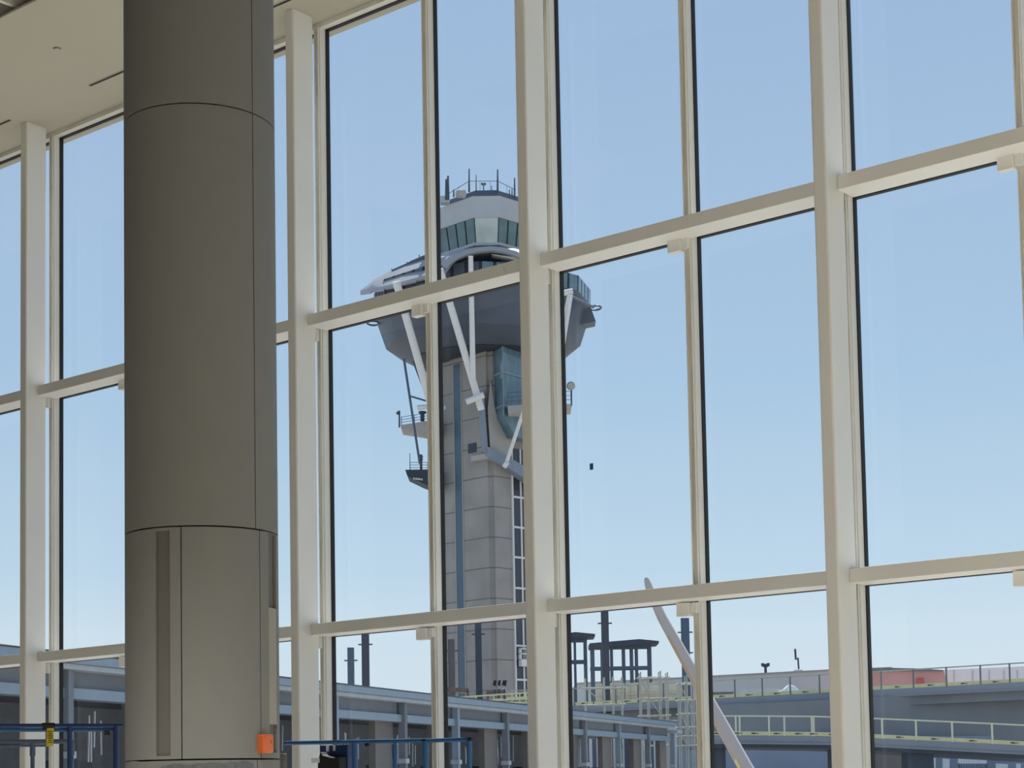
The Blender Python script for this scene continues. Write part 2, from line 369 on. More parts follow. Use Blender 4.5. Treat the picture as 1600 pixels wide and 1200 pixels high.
# orange alarm
aa = ang(408.5); zA0, zA1 = zc(408, 1177), zc(408, 1147.5)
al = thing('alarm_strobe', 'small orange alarm box fixed low on the grey column', 'alarm', (0, 0, 0), 0)
pw = VW(CP+Vector((math.cos(aa)*CR, math.sin(aa)*CR, 0))); al.location = (pw.x, pw.y, zA0); al.rotation_euler = (0, 0, YAW+aa-math.pi/2+math.pi)
hh = zA1-zA0
MB().box(-.062, .062, -.06, .03, 0, hh).build('housing', orange, al, bevel=.014, seg=3)
MB().box(-.05, .05, -.063, -.058, .012, hh-.012).build('cover', orange, al, bevel=.002)
MB().box(.02, .028, -.066, -.062, hh*.62, hh*.67).box(.02, .028, -.066, -.062, hh*.52, hh*.56).build('sounder_slot', joint, al)

# ------------------------------------------------------------------ scissor lifts
def lift(label, P, Q, zr, near_m, dx):
    """scissor lift whose front guard rail runs from P to Q (view frame)"""
    P, Q = Vector(P), Vector(Q); L = (Q-P).length; th = math.atan2(Q.y-P.y, Q.x-P.x)
    t = thing('scissor_lift', label, 'scissor lift', VW((P.x, P.y, 0)), YAW+th)
    wd = .95
    MB().box(.1, L-.1, .06, wd-.06, .18, .5).build('chassis', blue, t, bevel=.02)
    for x in (.3, L-.3):
        for y in (.06, wd-.06): MB().tube((x, y-.06, .17), (x, y+.06, .17), .17, n=20).build('wheel', rubber, t)
    sc = MB()
    for k in range(3):
        z = .52+k*.13
        for y in (.14, wd-.14):
            sc.bar((.2, y, z), (L-.2, y, z+.1), .05, .07); sc.bar((.2, y+.06, z+.1), (L-.2, y+.06, z), .05, .07)
    sc.build('scissor_arms', dblue, t)
    MB().box(0, L, 0, wd, .93, 1.0).box(0, L, 0, .03, 1.0, 1.13).box(0, L, wd-.03, wd, 1.0, 1.13).build('platform', blue, t, bevel=.01)
    return t, L, wd
# left lift
P = V(-60, 1215, 15.4); Q = V(192, 1215, 16.0)
LF, L, wd = lift('blue scissor lift with a yellow tag on its rail, left of the grey column', (P.x, P.y, 0), (Q.x, Q.y, 0), 0, dblue, 0)
def zl(px, py, D): return V(px, py, D).z
za, zb_, zc_ = zl(100, 1134, 15.8), zl(100, 1139.5, 15.8), zl(100, 1154.5, 15.9)
def lx(px, D=15.8): return (V(px, 1215, D)-Vector((P.x, P.y, 0))).to_2d().length
MB().tube((-.02, 0, za), (lx(197), 0, za), .019).build('top_rail', dblue, LF)
MB().tube((-.02, .03, zb_-.005), (lx(187), .03, zb_-.005), .017).build('second_rail', blue, LF)
MB().tube((-.02, wd-.02, zc_), (lx(152), wd-.02, zc_), .022).tube((-.02, wd-.02, zc_-.036), (lx(108), wd-.02, zc_-.036), .012).build('rear_rail', steelb, LF)
for px, r, m_, y in ((109, .024, dblue, 0), (187, .027, dblue, 0)): MB().tube((lx(px), y, 1.0), (lx(px), y, za), r).build('post', m_, LF)
for px, r in ((79, .02), (149, .022)): MB().tube((lx(px), wd-.02, 1.0), (lx(px), wd-.02, zc_), r).tube((lx(px), wd-.02, zc_-.13), (lx(px), wd-.02, zc_), r*1.35).build('post', steelb, LF)
for px in (169, 174): MB().box(lx(px)-.008, lx(px)+.008, -.02, .02, zb_-.055, zb_-.02).build('latch_pin', black, LF)
MB().tube((lx(60), 0, za), (lx(82), 0, za), .026).build('grip_tape', rubber, LF)
tg = thing('warning_tag', 'yellow paper tag hanging from the rail of the left scissor lift', 'tag', VW(Vector((P.x, P.y, 0))), LF.rotation_euler.z)
x0, x1 = lx(66), lx(80); z1 = zl(73, 1138.5, 15.8); z0 = zl(73, 1167, 15.8)
MB().add([(x0, -.03, z0), (x1-.008, -.03, z0+.004), (x1, -.026, z1), (x0+.006, -.026, z1), (x0, -.024, z0), (x1-.008, -.024, z0+.004), (x1, -.02, z1), (x0+.006, -.02, z1)], [(0, 1, 2, 3), (7, 6, 5, 4), (0, 4, 5, 1), (1, 5, 6, 2), (2, 6, 7, 3), (3, 7, 4, 0)]).build('card', yellow, tg)
tx = MB()
for k, w in enumerate((.05, .035, .045, .05, .03, .045)):
    zz = z1-.03-.019*k; tx.box((x0+x1)/2-w/2, (x0+x1)/2+w/2, -.0325, -.0265, zz-.004, zz+.003)
tx.build('printed_lines', ink, tg)
# right lift
P2 = V(446, 1215, 18.6); Q2 = V(740, 1215, 17.4)
RT, L2, wd2 = lift('blue scissor lift right of the grey column, in front of the glass wall', (P2.x, P2.y, 0), (Q2.x, Q2.y, 0), 0, blue, 0)
def D2(px): return 18.6-1.2*(px-446)/294
def lx2(px): return (V(px, 1215, D2(px))-Vector((P2.x, P2.y, 0))).to_2d().length
def z2(px, py): return V(px, py, D2(px)).z
zt2 = z2(600, 1158.5)
MB().tube((0, 0, z2(450, 1161)), (lx2(667), 0, z2(667, 1157)), .021).build('top_rail', blue, RT)
MB().tube((lx2(667), 0, z2(667, 1157.5)), (lx2(738), 0, z2(738, 1155)), .021).build('gate_rail', blue, RT)
for px, r, py in ((556, .026, 1160), (619, .024, 1163), (666.5, .03, 1158), (734, .024, 1157)):
    MB().tube((lx2(px), 0, 1.0), (lx2(px), 0, z2(px, py)), r).tube((lx2(px), 0, z2(px, py+22)), (lx2(px), 0, z2(px, py)), r*1.2).build('post', blue, RT)
for px in (575,): MB().box(lx2(px)-.01, lx2(px)+.03, -.02, .02, z2(px, 1166), z2(px, 1162)).build('latch_pin', black, RT)
MB().box(lx2(735)-.01, lx2(738)+.01, -.026, .026, z2(735, 1158), z2(735, 1152)).build('rail_cap', black, RT, bevel=.004)
MB().box(lx2(664), lx2(668), -.03, .026, z2(666, 1160), z2(666, 1154.5)).build('hinge_block', black, RT)
MB().box(lx2(482), lx2(526), .2, .34, 1.0, z2(500, 1164)).build('control_box', dblue, RT, bevel=.01)
MB().box(lx2(493), lx2(497), .19, .202, z2(495, 1174), z2(495, 1164)).build('white_label', wsign, RT)
MB().box(lx2(504), lx2(507), .19, .202, z2(505, 1173), z2(505, 1163.5)).build('white_label', wsign, RT)
# tool bag and boards on the lift
tb = thing('tool_bag', 'black tool bag on the platform of the right scissor lift', 'bag', VW(Vector((P2.x, P2.y, 0))), RT.rotation_euler.z)
bz = z2(500, 1183)
MB().prism([(lx2(490), .04, 1.0), (lx2(526), .04, 1.0), (lx2(527), .04, bz), (lx2(517), .04, bz-.012), (lx2(500), .04, bz+.02), (lx2(497), .04, bz+.06), (lx2(493), .04, bz-.04)], (0, .14, 0)).build('bag_body', rubber, tb, bevel=.02, seg=3)
MB().box(lx2(485), lx2(497), .02, .05, z2(490, 1192), z2(490, 1184)).build('pale_flap', wsign, tb, bevel=.004)
for k, (a, b, pt) in enumerate(((446, 458, 1180), (459, 472, 1178))):
    tag(MB().box(lx2(a), lx2(b), -.3, -.24, 0, z2(a, pt)).build('timber_board', card, None, bevel=.006), ('grey weathered board standing beside the grey column, left of the pair', 'grey weathered board beside the right lift, right of the pair')[k], 'board')
for ob in [o for o in bpy.data.objects if o.name.startswith('timber_board')]: ob.location = RT.location; ob.rotation_euler = RT.rotation_euler

# ------------------------------------------------------------------ control tower
TD = 255.0; TX = 776
tw, T = vthing('control_tower', 'tall concrete airport control tower with dark pod and glass cab', 'control tower', TX, TD, z=GZ)
def Z(py, dy=0): return T(TX, py, dy).z
def XR(r): return r*TD/FPX
def X(px, dy=0): return T(px, 310, dy).x
DG = 7.6
ztop = Z(500, -6)
sq = [(0, -DG), (DG, 0), (0, DG), (-DG, 0)]
# shaft with a notched front corner
nt_ = .45
def shaft_ring(z): return [(-nt_, -DG+nt_, z), (-.15, -DG+nt_+.35, z), (.15, -DG+nt_+.35, z), (nt_, -DG+nt_, z), (DG, 0, z), (0, DG, z), (-DG, 0, z)]
shaft = MB().loft([shaft_ring(0), shaft_ring(ztop)]).build('shaft', conc, tw)
def onface(side, s, out=0):
    """point on the left(-1)/right(+1) front shaft face, s metres from the front corner"""
    k = s/math.sqrt(2); o = out/math.sqrt(2); return (side*(k+o), -DG+k-o)
def facebox(side, s0, s1, z0, z1, o0, o1, mb=None):
    mb = mb or MB(); a, b, c, d = onface(side, s0, o0), onface(side, s1, o0), onface(side, s1, o1), onface(side, s0, o1)
    return mb.prism([(*a, z0), (*b, z0), (*c, z0), (*d, z0)], (0, 0, z1-z0))
def sL(px): return (768-px)*.0894*math.sqrt(2)
def sR(px): return -sL(px)
facebox(-1, sL(722.5), sL(711), 2, Z(563, -5), -.02, .06).build('blue_glass_strip', bstrip, shaft)
facebox(-1, sL(711), sL(710), 2, Z(563, -5), 0, .12, facebox(-1, sL(723.5), sL(722.5), 2, Z(563, -5), 0, .12)).build('strip_trim', conc2, shaft)
facebox(-1, sL(746), sL(733), Z(705, -6), Z(690, -6), 0, .08).build('louvre', steeld, shaft)
facebox(1, sR(801), sR(838), 2, Z(700, -5), 0, .1).build('stair_glazing', dglass, shaft)
fr = MB(); facebox(1, sR(799), sR(801), 2, Z(700, -5), 0, .25, fr); facebox(1, sR(812), sR(814), 2, Z(700, -5), .05, .25, fr)
for py in (684, 778, 825, 872, 920, 1010, 1063): facebox(1, sR(800), sR(838), Z(py+1.5, -4), Z(py-1.5, -4), .05, .3, fr)
fr.build('stair_frame', strutm, shaft)
# ledge round the corner
MB().prism([T(761, 697, -8.9), T(790, 711, -7.4), T(842, 742, -4.4), T(842, 762, -4.4), T(790, 728, -7.4), T(764, 713, -8.9)], (-.8, 1.6, 0)).build('ledge', ledge, tw)
facebox(-1, -.3, sL(743), Z(716, -8), Z(708, -8), 0, .8).build('ledge', conc2, tw)
# pale wedge paints the lit concrete beside the bay, bracket under the strut node
MB().prism([T(766.5, 592, -7.9), T(772, 632, -7.6), T(778, 655, -7.2), T(800, 680, -5.5), T(800, 715, -5.5), T(766, 705, -8.0), T(762, 640, -8.0)], (0, 2.0, 0)).build('lit_wedge', conc2, tw)
MB().prism([T(746, 608, -8.6), T(756, 612, -8.6), T(758, 640, -8.6), T(763, 708, -8.6), T(753, 705, -8.6), T(749, 660, -8.6)], (0, 2.2, 0)).build('strut_bracket', ledge, tw)
# teal glazed stair bay on the right face
B0, B1, B2 = (T(770, 640, -7).x, -6.2), (T(787, 640, -9.2).x, -9.2), (T(845, 640, -3).x, -2.2)
bt, bb, bc = Z(520, -9), Z(650, -9), Z(684, -7)
B3 = (B2[0]-3, B2[1]+6)
bay = MB().loft([[(B0[0]+1.5, B0[1]+1.0, bc), (B1[0]+1.5, B1[1]+1.2, bc), (*B2, bc), (*B3, bc)], [(*B0, bb), (*B1, bb), (*B2, bb), (*B3, bb)], [(*B0, bt), (*B1, bt), (*B2, bt), (*B3, bt)]]).build('glass_bay', teal, tw)
bd = MB()
for py in (582, 634):
    z = Z(py, -9); bd.bar((*B0, z), (*B1, z), .25, .3); bd.bar((*B1, z), (*B2, z), .25, .3)
for k in (.2, .4, .6): 
    p = (B1[0]+(B2[0]-B1[0])*k, B1[1]+(B2[1]-B1[1])*k); bd.bar((*p, bb), (*p, bt), .1)
bd.bar((*B1, bb), (*B1, bt), .14); bd.build('bay_mullions', ledge, bay)
# balcony on the right with dish
def rails(mb, pts, h, r=.06, bars=3):
    pts = [Vector(p) for p in pts]
    for a, b in zip(pts, pts[1:]):
        for k in range(1, bars+1): mb.bar(a+Vector((0, 0, h*k/bars)), b+Vector((0, 0, h*k/bars)), r)
        n = max(1, int((b-a).length/1.3))
        for i in range(n+1): mb.bar(a+(b-a)*i/n, a+(b-a)*i/n+Vector((0, 0, h)), r)
    return mb
bl = MB().prism([T(793, 634, -10), T(818, 632, -10), T(893, 631, -6), T(893, 636, -6), T(818, 641, -10), T(794, 647, -10)], (0, 5, 0)).build('balcony', conc2, tw)
rails(MB(), [T(793, 634, -10), T(818, 632, -10), T(892, 631, -6)], 1.8).build('balcony_rail', railm, bl)
d_ = MB().tube(T(893, 634, -6), T(893, 603, -6), .1).build('dish_pole', railm, tw)
MB().tube(T(892, 603, -6.1), T(892, 603, -6.4), .62, .45, n=20).build('dish', conc2, d_)
# pod: faceted ring
def ring(rp, py, n=12, ph=0, dyf=1.0):
    z = Z(py); r = XR(rp); return [(math.cos(ph+2*math.pi*i/n)*r-.85, math.sin(ph+2*math.pi*i/n)*r, z) for i in range(n)]
pod = MB().loft([ring(112, 565), ring(154, 543), ring(167, 505), ring(172, 480)]).build('pod', podm, tw)
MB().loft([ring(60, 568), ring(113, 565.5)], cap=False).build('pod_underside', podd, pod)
NN = 12
roof0, roof1, roof2 = ring(172, 480), ring(173, 457), ring(80, 432)
MB().loft([roof1, roof2]).build('pod_roof', podd, pod)
MB().loft([[(x*.985, y*.985, z) for x, y, z in roof0], [(x*.985, y*.985, z) for x, y, z in roof1]]).build('pod_window_band', podd, pod)
for i in range(NN):
    a, b, c, d = (Vector(roof0[i]), Vector(roof0[(i+1) % NN]), Vector(roof1[(i+1) % NN]), Vector(roof1[i]))
    inn = Vector((-(a.x+b.x)/2, -(a.y+b.y)/2, 0)).normalized()*.3
    for k in range(4):
        e, f_ = k/4+.03, (k+1)/4-.03
        right = math.cos(math.atan2(a.y+b.y, a.x+b.x)+.5) > .45
        MB().prism([a.lerp(b, e), a.lerp(b, f_), d.lerp(c, f_), d.lerp(c, e)], inn).build('pod_window' if right else 'pod_panel', teal if right else podm, pod)
for px, py in ((583, 505), (930, 481)):
    rr = MB(); c = T(px, py, -2); pr = [c+Vector((math.cos(t)*.85, math.sin(t)*1.2, 0)) for t in [k*math.pi/6 for k in range(12)]]
    for a, b in zip(pr, pr[1:]+pr[:1]): rr.tube(a, b, .14, n=6)
    rr.build('rail_hoop', steelb, tw)
MB().tube(T(893, 463, -13), T(927, 480, -4), .2, n=8).build('hoop_rail', steelb, tw)
MB().prism([T(922, 478, -3), T(931, 502, -3), T(908, 507, -3), T(906, 490, -3)], (0, 3, 0)).build('pod_spike', podm, tw)
# neck, cab
def cabring(a_px, c_px, py, nearpy=True):
    a, c = XR(a_px), XR(c_px); z = T(TX, py, -a).z
    P = [(c, -a), (a, -c), (a, c), (c, a), (-c, a), (-a, c), (-a, -c), (-c, -a)]
    return [(x, y, z) for x, y in P]
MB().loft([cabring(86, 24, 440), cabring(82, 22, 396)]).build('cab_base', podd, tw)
MB().loft([cabring(78, 20, 399), cabring(76, 20, 383)]).build('cab_sill', podm, tw)
MB().loft([cabring(77, 20, 383), cabring(78, 20, 378.5)]).build('cab_sill_band', fasc, tw)
g0, g1 = cabring(73, 17, 379), cabring(79, 19, 338)
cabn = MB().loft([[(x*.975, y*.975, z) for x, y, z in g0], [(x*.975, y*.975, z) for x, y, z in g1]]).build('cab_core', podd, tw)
for i in range(8):
    a, b, c, d = Vector(g0[i]), Vector(g0[(i+1) % 8]), Vector(g1[(i+1) % 8]), Vector(g1[i])
    inn = Vector((-(a.x+b.x)/2, -(a.y+b.y)/2, 0)).normalized()*.2
    n = 4 if i % 2 == 0 else 1
    for k in range(n):
        e, f_ = k/n+.02, (k+1)/n-.02
        MB().prism([a.lerp(b, e), a.lerp(b, f_), d.lerp(c, f_), d.lerp(c, e)], inn).build('cab_window', cabr if i == 7 else cabg, tw)
cf = MB().loft([cabring(80, 20, 339.5), cabring(82, 21, 306)]).build('cab_fascia', fasc, tw)
for i in range(0): pass
MB().loft([cabring(62, 17, 308), cabring(58, 16.5, 297)]).build('roof_deck', podm, tw)
MB().tube(T(715, 303, -6), T(725, 303, -6.5), .6, n=16).build('roof_duct', conc2, tw)
MB().box(X(690), X(703), -5, -3.5, Z(318, -4), Z(308, -4)).build('roof_box', fasc, tw)
rl = MB(); pts = [T(700, 303, -3), T(733, 283, -8), T(778, 283, -8), T(806, 297, -3)]
for a, b in zip(pts, pts[1:]): rl.bar(a, b, .06)
for px, py, pb in ((716, 292, 305), (750, 283, 297), (766, 283, 297), (792, 290, 303)): rl.bar(T(px, py, -8), T(px, pb, -8), .05)
rl.build('roof_rail', railm, tw)
for px, pt, pb, w in ((733, 264, 300, .14), (744, 273, 298, .08), (777.5, 265, 302, .16), (804, 278, 312, .14), (700, 275, 312, .22), (697, 280, 312, .18), (709, 296, 308, .12), (768, 290, 300, .08), (796, 296, 310, .1), (800, 295, 310, .1)):
    MB().tube(T(px, pb, -6), T(px, pt, -6), w, w*.6, n=8).build('antenna', railm, tw)
an = MB().tube(T(755.5, 297, -6), T(755.5, 290, -6), .08, n=8)
for s in (-1, 1): an.tube(T(755.5, 290, -6), T(755.5+s*2, 287, -6), .07, n=8).tube(T(755.5+s*2, 289, -6), T(755.5+s*2, 286, -6), .16, n=8)
an.build('beacon', railm, tw)
# canopy shells
FD = -17.5
ac = [(697, 420), (704, 412), (716, 403), (730, 397), (748, 393), (766, 391), (784, 393), (802, 398), (818, 406), (832, 417), (838, 423)]
at_ = [(687, 411), (698, 404), (712, 397), (728, 391), (746, 387), (766, 384.5), (786, 387), (806, 392), (822, 400), (840, 410), (848, 418)]
MB().prism([T(x, y, FD) for x, y in ac]+[T(x, y, FD) for x, y in reversed(at_)], (0, .8, 0)).build('arch_fascia', shellf, tw)
MB().shellgrid([[T(x, y, FD+.4) for x, y in at_], [T(x, y, FD+.4)+Vector((0, 4, .2)) for x, y in at_], [T(TX+(x-TX)*.95, 385+(y-385)*.5, -8.5) for x, y in at_]], .35).build('arch_canopy', shell, tw)
low = [(697, 422, FD), (675, 428, -16), (650, 435, -14.8), (625, 442, -12.8), (600, 448, -9.8), (580, 452, -6), (563, 456, -1)]
rid = [(722, 395, -13), (690, 397, -10), (660, 404, -8), (635, 413, -6.5), (608, 424, -4.5), (584, 437, -2), (564, 453, 0)]
wing = MB().shellgrid([[T(*p) for p in low], [T((p[0]+q[0])/2, (p[1]+q[1])/2-2, (p[2]+q[2])/2) for p, q in zip(low, rid)], [T(*q) for q in rid]], .35).build('canopy_wing', shell, tw)
fw = MB()
for p, q in zip(low, low[1:]): fw.prism([T(p[0], p[1]-1, p[2]-.2), T(q[0], q[1]-1, q[2]-.2), T(q[0], q[1]+3.2, q[2]-.2), T(p[0], p[1]+5, p[2]-.2)], (0, .7, 0))
fw.build('wing_fascia', shellf, wing)
ml = lambda x: 2*TX-x
low2 = [(838, 423, FD), (852, 428, -12), (868, 436, -7)]; rid2 = [(815, 396, -11), (845, 404, -8), (868, 428, -5)]
MB().shellgrid([[T(*p) for p in low2], [T(*q) for q in rid2]], .35).build('canopy_wing', shell, tw)
MB().prism([T(768, 397, -15), T(809, 402, -15), T(809, 405, -15), T(770, 398.5, -15)], (0, 1.5, 0)).build('canopy_fin', strutm, tw)
for px, py in ((612, 424), (636, 413), (655, 402)): MB().bar(T(px, py, -1), T(px, py-4, -1), .12).build('wing_fitting', railm, wing)
dk = MB().prism([T(612, 421.5, -5.5), T(636, 411, -7), T(641, 408, -7.5), T(664, 398, -9), T(664, 403, -9), T(638, 415, -7), T(614, 425, -5.5)], (0, 3, 0)).build('wing_ridge', podm, wing)
# struts
def strut(a, b, r, r2=None): MB().tube(a, b, r, r2, n=12).build('strut', strutm, tw)
strut(T(752, 640, -11), T(687, 420, -18.4), .50)
strut(T(739, 590, -13.2), T(735.5, 400, -18.4), .40, .34)
strut(T(672, 628, -9), T(619, 440, -14.8), .55)
strut(T(792, 721, -8.6), T(832, 600, -13), .27)
strut(T(872, 585, -12), T(892, 460, -14.5), .34, .3); strut(T(868, 560, -12), T(889, 460, -14.5), .24)
MB().tube(T(728.5, 628, -13), T(756, 617, -13), .42, n=14).build('node_pin', strutm, tw)
MB().tube(T(788, 724, -9), T(793, 728, -9), .5, n=12).build('node_pin', strutm, tw)
MB().tube(T(880, 458, -14.5), T(895, 455, -14.5), .4, n=10).build('node_pin', strutm, tw)
MB().tube(T(652, 637, -7), T(676, 635, -7), .35, n=10).build('node_pin', strutm, tw)
for a, b, r in (((631, 560, -8), (656, 725, -6), .17), ((646, 565, -8), (668, 622, -6), .17), ((641, 619, -8), (668, 627, -7), .13)): MB().tube(T(*a), T(*b), r, n=8).build('stay_pole', steelb, tw)
# platforms left of the shaft
pa = MB().prism([T(626, 664, -3), T(685, 655, -3), T(685, 681, -3), T(660, 675, -3), T(627, 670, -3)], (0, 4.5, 0)).build('side_platform', conc2, tw)
rails(MB(), [T(627, 664, -1), T(627.5, 664, -3), T(668, 658, -3), T(690, 656, -3)], 1.15).build('platform_rail', railm, pa)
MB().tube(T(624, 668, -3), T(624, 642, -3), .12, n=8).tube(T(620, 647, -3), T(624, 643, -3), .2, n=8).build('antenna', railm, pa)
MB().tube(T(660, 658, -2), T(660, 644, -2), .3, n=8).tube(T(660, 646, -2), T(660, 643, -2), .55, n=8).build('camera_mast', railm, pa)
pb = MB().prism([T(633, 734, -3), T(685, 733, -3), T(685, 765, -3), T(660, 755, -3), T(637, 744, -3)], (0, 4.5, 0)).build('lower_platform', podd, tw)
rails(MB(), [T(641, 735, 1), T(641, 735, -3), T(668, 735, -3), T(690, 735, -3)], 1.15).build('platform_rail', railm, pb)
MB().tube(T(640.5, 735, -2), T(640.5, 708, -2), .05, n=6).build('antenna', railm, pb)
MB().tube(T(658, 735, -2), T(658, 714, -2), .18, n=8).tube(T(657, 713.5, -2.5), T(657, 713.5, -2), .35, n=14).box(T(655, 716, -2).x, T(660.5, 716, -2).x, -2.6, -1.9, Z(717, -2), Z(711, -2)).build('camera_mast', railm, pb)
for k, x in enumerate((647, 650.2, 653.2, 656, 659)): MB().box(T(x-1, 745, -3).x, T(x+1, 745, -3).x, -3.08, -3, Z(747+.4*k, -3), Z(744+.4*k, -3)).build('sign_letter', letter, pb)
MB().box(T(693, 633, -5).x, T(695.5, 633, -5).x, -3.2, -2.6, Z(636, -4), Z(631, -4)).build('wall_lamp', wsign, tw)
# white lift frame at the foot of the shaft
wf = MB(); facebox(1, sR(803), sR(824), Z(1041, -6), Z(1030, -6), .4, 1.0, wf)
for s in (803, 813, 823): facebox(1, sR(s), sR(s+2), Z(1032, -6), Z(1012, -6), .4, .8, wf)
for py in (1013, 1021): facebox(1, sR(803), sR(824), Z(py+1, -6), Z(py-1, -6), .4, .8, wf)
wf.build('access_cradle', strutm, tw)

# ------------------------------------------------------------------ low hall with metal eave
EZ = 5.6
def onz(px, py, z):
    a = V(px, py, 1.0); k = (z-CAM.z)/(a.z-CAM.z); return V(px, py, k)
A, B = onz(447, 1061, EZ), onz(1045, 1128, EZ)
Lh = (B-A).length; th = math.atan2(B.y-A.y, B.x-A.x)
hall = thing('low_hall', 'long low grey hall with a metal eave across the lower panes', 'building', VW((A.x, A.y, GZ)), YAW+th)
E0 = EZ-GZ; xs = -.42*Lh
MB().box(xs, Lh, -.6, 9, E0-.05, E0).build('roof_edge', steeld, hall)
MB().box(xs, Lh, -.58, 8.5, E0-.30, E0-.05).build('eave', eave1, hall)
MB().box(xs, Lh, -.42, 8.0, E0-.46, E0-.31).build('lower_eave', eave2, hall)
MB().box(xs, Lh, .12, 8.0, E0-.98, E0-.46).build('frieze', hallw, hall)
MB().box(xs, Lh, -.08, .5, E0-1.27, E0-.96).build('beam', eave1, hall)
MB().box(xs, Lh, 6, 6.3, 0, E0-.9).build('inner_wall', halld, hall)
def hx(px):
    """distance along the hall front met by the sight line of picture column px"""
    d = V(px, 1200, 1).to_2d(); e = (B-A).to_2d().normalized(); a = A.to_2d()
    return (a.y*d.x-a.x*d.y)/(e.x*d.y-e.y*d.x)
cx = [hx(p) for p in (101, 262, 400, 520, 628, 711, 789, 851, 912, 965, 1011, 1050)]
rnd = random.Random(3)
for i, x in enumerate(cx):
    c = MB().box(x-.13, x+.13, -.22, .08, 0, E0-.46).build('pillar', eave1 if i % 2 else hallw, hall)
    for z in (1.55, 2.85): MB().box(x-.19, x+.19, -.27, .13, z, z+.2).build('collar', eave2, c)
    if i+1 < len(cx):
        w = cx[i+1]-x
        MB().box(x+.70*w, x+w-.2, .3, .6, 0, E0-1.0).build('wall_panel', hallb, hall)
        MB().box(x+.35*w, x+.66*w, 1.5, 2.6, 0, 2.85).build('dark_crate_wall', steeld, hall)
        for k in range(8):  # thin pale bars drawn for streaks of light and reflection inside
            xx = x+w*(.08+.6*rnd.random()); zb = rnd.uniform(2.75, 3.3); zt = zb+rnd.uniform(.6, 1.3)
            MB().bar((xx, .9, zb), (xx+rnd.uniform(-.05, .05), .9, zt), .04).build('light_streak', strip, hall)
MB().box(Lh-.1, Lh+1.2, -.6, .2, E0-.75, E0-.55).build('gutter_end', eave2, hall)

# ------------------------------------------------------------------ leaning light pole
lp, P_ = vthing('light_pole', 'tall leaning pale light pole with an amber strip, right of the tower', 'light pole', 1232, 60, z=GZ)
cl = [(1009.5, 902.5, 2.5), (1010.5, 905, 4.5), (1013, 914, 6), (1019, 931, 7), (1034.5, 965, 8), (1053, 998, 8.8), (1078, 1043, 9.6), (1103, 1089, 10.3), (1132, 1140, 11), (1163, 1196, 11.8), (1200, 1260, 12.6), (1231, 1312, 13)]
MB().path([P_(x, y) for x, y, r in cl], [r*60/FPX*.98 for x, y, r in cl], 20).build('shaft', polem, lp)
st = [(1046, 994), (1053, 1007), (1061.5, 1022), (1070, 1037), (1079.5, 1054), (1088, 1069), (1096, 1085), (1104, 1099), (1112, 1113), (1121.5, 1131), (1130.5, 1147), (1140, 1165), (1150, 1184)]
MB().path([P_(x-1.5, y+.8, -.10) for x, y in st], [.055]*len(st), 8).build('light_strip', amber, lp)
MB().path([P_(x, y, -.13) for x, y in ((1150, 1187), (1155.5, 1199))], [.055, .055], 8).build('lamp_lens', lensm, lp)

# ------------------------------------------------------------------ steel columns and frames
for px, w, pt, m_, tabs, lab in ((548, 10, 1012, steelb, (1032,), 'short dark steel column rising behind the low hall, leftmost of a pair'), (570.5, 11.5, 972, steeld, (1007,), 'tall dark steel column rising behind the low hall, right one of a pair'),
        (705, 10.5, 999, steelr, (1017,), 'brownish steel column in front of the left face of the tower foot'), (747, 10, 972, steeld, (991,), 'dark steel column in front of the tower foot'),
        (944.5, 11.5, 950, steeld, (974,), 'tall dark steel column rising in front of the steel canopy frame'), (1070, 12.5, 966, steelb, (988, 1020), 'dark steel column standing behind the leaning light pole')):
    r, P_ = vthing('steel_column', lab, 'steel column', px, 150, None, GZ)
    a, b = P_(px-w/2, pt).x, P_(px+w/2, pt).x; h = P_(px, pt).z
    MB().box(a, b, -.25, -.2, 0, h).box(a, b, .2, .25, 0, h).box(a, a+.08, -.2, .2, 0, h).box(b-.08, b, -.2, .2, 0, h).box(a, b, -.2, .2, h-.06, h-.02).build('shaft', m_, r)
    for ty in tabs: MB().box(a-.28, b+.28, -.1, .1, P_(px, ty+1).z, P_(px, ty-1).z).build('lug', m_, r)
def frame_thing(label, px, D, posts_, beams, roof, dep):
    r, P_ = vthing('steel_canopy_frame', label, 'steel frame', px, D, None, GZ)
    for x0, x1, pt in posts_:
        for dy in (0, dep): MB().box(P_(x0-.4, 1000, 0).x, P_(x1+.4, 1000, 0).x, dy, dy+.4, 0, P_(x0, pt, 0).z).build('post', steelb, r)
    for x0, x1, ya, yb in beams:
        for dy in (0, dep): MB().box(P_(x0, 1000, 0).x, P_(x1, 1000, 0).x, dy-.05, dy+.45, P_(x0, yb, 0).z, P_(x0, ya, 0).z).build('beam', steelb, r)
    MB().prism([P_(x, y, -1.2) for x, y in roof], (0, dep+2.4, 0)).build('canopy', steeld, r)
frame_thing('steel canopy frame further left, partly hidden behind the middle post', 900, 176, [(865, 868, 1000), (897, 899.5, 1000), (912.5, 916.5, 995)], [(862, 917, 994, 1003), (862, 917, 1032, 1037)], [(858, 994), (899, 987.5), (930, 990.5), (929.5, 995), (910, 996), (858, 999)], 1.0)
frame_thing('steel canopy frame with two storeys, left of the leaning light pole', 970, 172, [(923, 928, 1005), (939, 943, 1005), (954, 957, 1005), (972.5, 976, 1005), (985, 988.5, 1005), (993, 996, 1005), (1012.5, 1017, 1000)], [(922, 1017, 1006, 1014), (922, 1017, 1042, 1047)], [(921.5, 1005), (999, 998.5), (1030, 1001.5), (1029, 1006), (1012, 1007), (921.5, 1012)], 1.0)

